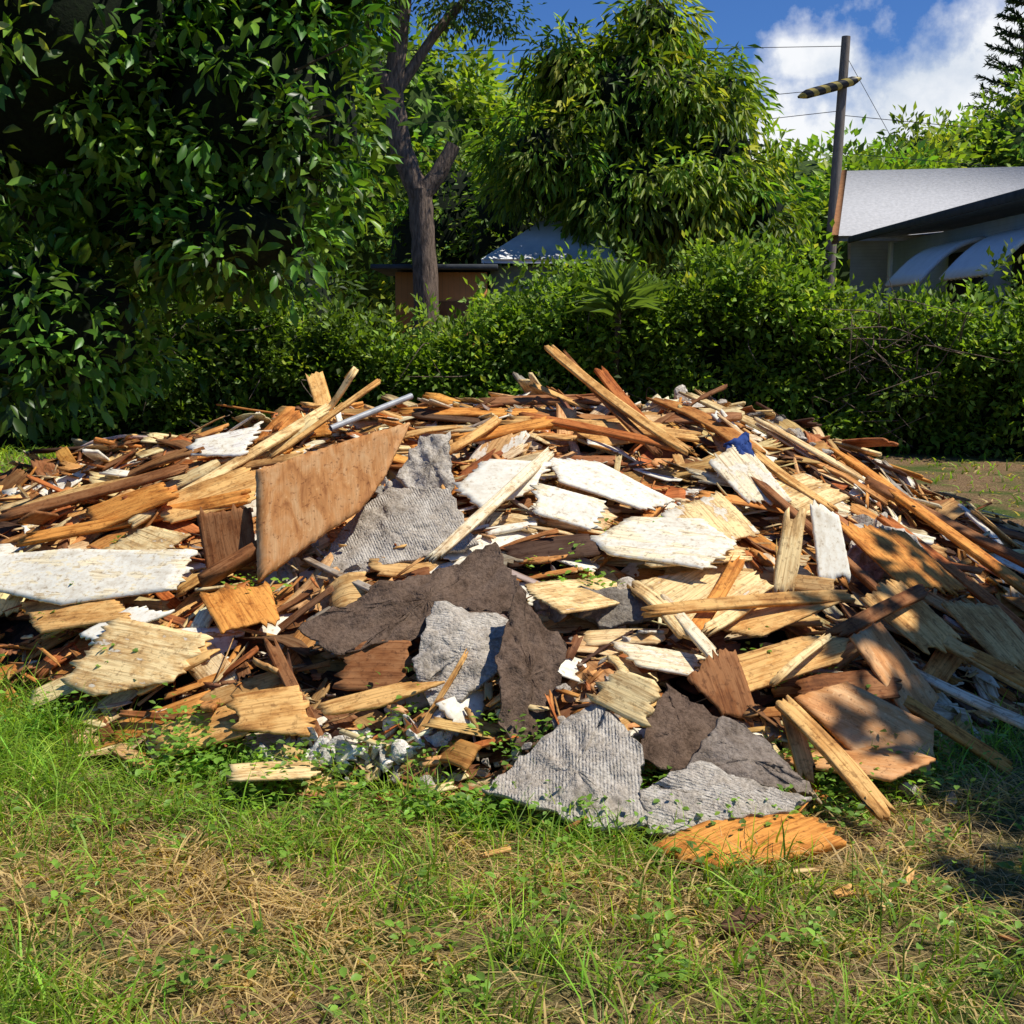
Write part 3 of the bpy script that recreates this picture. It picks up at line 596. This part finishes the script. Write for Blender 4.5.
def siding(name,c,sc_=9.,axis='Z'):
    m,nt=newmat(name);tc=N(nt,'ShaderNodeTexCoord').outputs['Object']
    w=N(nt,'ShaderNodeTexWave',{'Vector':tc,'Scale':sc_/6.283*3.14,'Distortion':0.0},wave_type='BANDS',bands_direction=axis,wave_profile='SAW').outputs['Fac']
    n=N(nt,'ShaderNodeTexNoise',{'Vector':tc,'Scale':3.,'Detail':6}).outputs[0]
    cc=mixc(nt,.6,(*c,1),ramp(nt,n,[(.3,(.7,.7,.7)),(.7,(1.1,1.1,1.1))]),'MULTIPLY');cc=mixc(nt,.5,cc,ramp(nt,w,[(.0,(.5,.5,.5)),(.12,(1,1,1))]),'MULTIPLY')
    b=N(nt,'ShaderNodeBump',{'Height':w,'Strength':.5,'Distance':.02}).outputs[0]
    outp(nt,N(nt,'ShaderNodeBsdfPrincipled',{'Base Color':cc,'Roughness':.7,'Normal':b}).outputs[0]);return m
SID=siding('blue_grey_siding',(.33,.41,.48));SIDL=siding('pale_siding',(.55,.6,.64))
ROOF=noisymat('grey_shingle',(.36,.355,.35),(.50,.49,.48),14,.9,.4);FAS=noisymat('brown_fascia',(.22,.09,.03),(.35,.16,.06),10);DK=noisymat('dark_opening',(.01,.01,.01),(.03,.03,.03),5)
WHT=noisymat('white_metal',(.70,.71,.72),(.84,.85,.86),4,.5,.1);DRK=noisymat('dark_trim',(.04,.045,.05),(.08,.085,.09),5)
h=empty('bungalow_house')
prism('roof_front',[(7.9,30,5.3),(6.85,26.6,3.55),(13.4,25.3,3.55),(14.4,28.7,5.3)],.12,ROOF,h)
prism('roof_back',[(7.9,30.02,5.3),(14.4,28.72,5.3),(15.4,32,3.55),(8.9,33.4,3.55)],.12,ROOF,h)
prism('fascia',[(7.78,30.02,5.32),(7.9,30,5.33),(6.87,26.58,3.57),(6.73,26.6,3.56)],.2,FAS,h)
V=[(7.25,27.0,0),(9.1,33,0),(9.1,33,3.5),(8.15,30,5.05),(7.25,27,3.5)]
mk('gable_wall',V,np.array([[0,1,2,3,4]]),mats=[noisymat('pale_brown_wall',(.6,.45,.28),(.7,.56,.36),6)],parent=h)
mk('front_wall',[(7.25,27.0,0),(13.6,25.7,0),(13.6,25.7,3.5),(7.25,27,3.5)],np.array([[0,1,2,3]]),mats=[SIDL],parent=h)
boxm('side_wing',7.65,12,16.9,25.4,0,3.32,SID,h)
boxm('corner_board',7.6,7.75,25.3,25.5,0,3.34,WHT,h)
prism('wing_roof',[(7.05,26.3,3.5),(7.05,16.4,3.5),(13,16.4,4.05),(13,26.3,4.05)],.06,ROOF,h)
boxm('wing_eave_fascia',7.0,7.047,16.4,26.3,3.38,3.515,DRK,h)
boxm('window_recess',7.62,7.66,20.4,22.0,1.5,2.9,DK,h);boxm('window_recess_2',7.62,7.66,17.4,19.2,1.5,2.9,DK,h)
for (y0,y1) in ((17.3,19.3),(20.3,22.1)):
    V=[];k=9;m_=24
    for i in range(k):
        s=i/(k-1)
        for j in range(m_): V.append((7.6-1.05*s,y0+(y1-y0)*j/(m_-1),3.08-.72*s+.16*math.sin(s*math.pi)+(.015 if j%2 else 0)))
    ii=np.arange(k*m_).reshape(k,m_);Q=np.stack([ii[:-1,:-1],ii[:-1,1:],ii[1:,1:],ii[1:,:-1]],-1).reshape(-1,4)
    o=mk('window_awning',V,Q,mats=[WHT],parent=h);s_=o.modifiers.new('s','SOLIDIFY');s_.thickness=.06
# shed
s=empty('garden_shed')
ORW=siding('orange_wood_wall',(.72,.27,.07),6,'X');GRW=noisymat('green_grey_wall',(.2,.22,.15),(.3,.32,.24),6)
boxm('left_wall',-2.1,-.45,22.6,25,0,2.62,ORW,s)
boxm('door',-1.35,-.7,22.56,22.6,0,2.1,FAS,s)
boxm('flat_roof',-2.5,-.25,22.2,25.3,2.66,2.74,DRK,s)
boxm('right_wall',-.4,1.6,23,25.6,0,2.75,GRW,s)
prism('roof_front',[(-.55,22.6,2.85),(1.9,22.6,2.85),(1.6,24.2,3.65),(.55,24.2,3.65)],.08,WHT,s)
prism('roof_left',[(-.56,22.6,2.85),(.54,24.2,3.65),(-.56,25.8,2.85)],.08,WHT,s)
# utility pole
u=empty('utility_pole')
PW=noisymat('weathered_pole',(.14,.11,.09),(.26,.22,.18),8,stretch=(4,4,.5))
tubes('pole',[([(8.75,35,-.2),(8.85,35,4),(9.05,35,9.45)],[.17,.15,.12])],PW,u,12,.01)
m,nt=newmat('black_yellow_stripes');tc=N(nt,'ShaderNodeTexCoord').outputs['Object']
w=N(nt,'ShaderNodeTexWave',{'Vector':tc,'Scale':1.6,'Distortion':.3},wave_type='BANDS',bands_direction='DIAGONAL').outputs['Fac']
outp(nt,N(nt,'ShaderNodeBsdfPrincipled',{'Base Color':ramp(nt,w,[(.6,(.008,.008,.008)),(.68,(.4,.3,.06))]),'Roughness':.5}).outputs[0])
tubes('striped_cable_guard',[([(7.75,34.8,7.83),(7.95,34.8,7.9),(8.7,34.8,8.1),(9.25,34.8,8.26),(9.45,34.8,8.33)],[.03,.12,.13,.12,.03])],m,u,10,.02)
WIRE=noisymat('wire_black',(.01,.01,.01),(.02,.02,.02),3)
def wire(a,b,sag,r=.010):
    a=np.array(a,float);b=np.array(b,float);return ([tuple(a+(b-a)*k/8-np.array([0,0,sag*4*(k/8)*(1-k/8)])) for k in range(9)],[r]*9)
tubes('wires',[wire((8.9,35,7.5),(-25,38,6.3),.6),wire((8.95,35,8.1),(-25,38,7.2),.5),wire((8.9,35,7.4),(40,33,6.6),.7),wire((9.0,35,9.2),(-28,40,10.7),.3),wire((8.9,35,6.4),(40,33,5.2),.5),wire((9.04,35,9.0),(10.5,34,6.0),0,.008)],WIRE,u,5,0)
# weeds
WM=leafmat('weed_leaves',.4,.45,.4)
def weeds(pts,per=12):
    P=[];D=[];L=[];C=[]
    for (x,y,z,hm) in pts:
        hh=R.uniform(.4,1)*hm;cb=R.uniform(.6,1.4)
        for k in range(int(per*(1+3*(hm-.1)))):
            f=R.random();a=R.uniform(0,6.28);rr=hh*.55*R.random()
            P.append((x+math.cos(a)*rr,y+math.sin(a)*rr,z+hh*f));D.append((math.cos(a),math.sin(a),R.uniform(-.1,.7)));L.append(R.uniform(.016,.04));C.append(np.array([.20,.35,.045])*cb*R.uniform(.7,1.3))
    P=np.array(P);n=len(P);L=np.array(L);return P,np.array(D),L,np.array(C)
pts=[]
for i in range(1250):
    x=R.uniform(-2.8,2.2);yf=np.interp(x,fx,fy);y=yf-abs(R.normal(0,.2))+.08 if R.random()<.78 else R.uniform(2.6,4.2)
    if x>1.2 and R.random()<.5: continue
    if sn(x,y,1.4,o=5)>-.15: pts.append((x,y,float(max(H(x,y),0)),.14 if x>-1.1 else .22))
for (cx,cy,n_) in ((-.1,4.6,14),(.3,5.1,12),(-.35,4.3,10),(.0,4.15,14),(1.3,4.3,10),(-2,5.4,12),(-1.5,4.9,14),(.55,5.6,6),(-1.1,5.2,8),(1.0,4.6,6),(-1.9,5.9,6)):
    for k in range(n_): x=R.normal(cx,.08);y=R.normal(cy,.08);pts.append((x,y,float(H(x,y))+.05,.12))
P,D,L,C=weeds(pts)
leaves('weeds',P,D,np.array([[0,0,1.]])+rdir(len(P))*.5,L,L*.6,C,WM,LT_F)
# ---------- world, sun, cam
S=nrm(np.array([.50,-.10,.85]))
w=bpy.data.worlds.new('World');sc.world=w;w.use_nodes=True;nt=w.node_tree;nt.nodes.clear()
sky=N(nt,'ShaderNodeTexSky',sky_type='NISHITA',sun_disc=False,sun_elevation=math.asin(S[2]),sun_rotation=math.atan2(S[0],S[1]),air_density=1.0,dust_density=.1,ozone_density=3.0)
sk=mixc(nt,1.0,sky.outputs[0],(.55,.92,1.55,1),'MULTIPLY')
tc=N(nt,'ShaderNodeTexCoord').outputs['Generated']
def mask(d0,sc_):
    d0=nrm(np.array(d0));n_=N(nt,'ShaderNodeVectorMath',{0:tc,1:tuple(d0)},operation='SUBTRACT').outputs[0]
    s_=N(nt,'ShaderNodeVectorMath',{0:n_,1:sc_},operation='MULTIPLY').outputs[0]
    return N(nt,'ShaderNodeVectorMath',{0:s_},operation='LENGTH').outputs['Value']
no=N(nt,'ShaderNodeTexNoise',{'Vector':tc,'Scale':13.,'Detail':8,'Roughness':.58}).outputs[0]
l1=mask((.34,1.04,.15),(7,7,13));l2=mask((.35,1.05,.195),(7,7,17));l3=mask((.25,1.04,.215),(20,20,50))
mn=N(nt,'ShaderNodeMath',{0:l1,1:l2},operation='MINIMUM').outputs[0];mn=N(nt,'ShaderNodeMath',{0:mn,1:l3},operation='MINIMUM').outputs[0]
v=N(nt,'ShaderNodeMath',{0:N(nt,'ShaderNodeMath',{0:no,1:2.6},operation='MULTIPLY').outputs[0],1:mn},operation='SUBTRACT').outputs[0]
cm=N(nt,'ShaderNodeMapRange',{'Value':v,'From Min':.3,'From Max':.85}).outputs[0]
cc=ramp(nt,no,[(.35,(9,10.3,12.2)),(.6,(14.5,14.8,15.3))])
sk=mixc(nt,cm,sk,cc)
N(nt,'ShaderNodeOutputWorld',{'Surface':N(nt,'ShaderNodeBackground',{'Color':sk,'Strength':.065}).outputs[0]})
ld=bpy.data.lights.new('sun','SUN');ld.energy=5;ld.angle=math.radians(.5);ld.color=(1,.96,.87)
lo=bpy.data.objects.new('sun',ld);lo.rotation_euler=Vector(S).to_track_quat('Z','Y').to_euler();sc.collection.objects.link(lo)
cd=bpy.data.cameras.new('camera');cd.sensor_width=36;cd.lens=18/math.tan(math.radians(22.5));cd.clip_end=2000
co=bpy.data.objects.new('camera',cd);co.location=(0,0,CAMZ);co.rotation_euler=(math.radians(90)-PIT,0,0);sc.collection.objects.link(co);sc.camera=co
sc.view_settings.view_transform='Standard';sc.view_settings.look='None';sc.view_settings.exposure=0;sc.view_settings.gamma=1
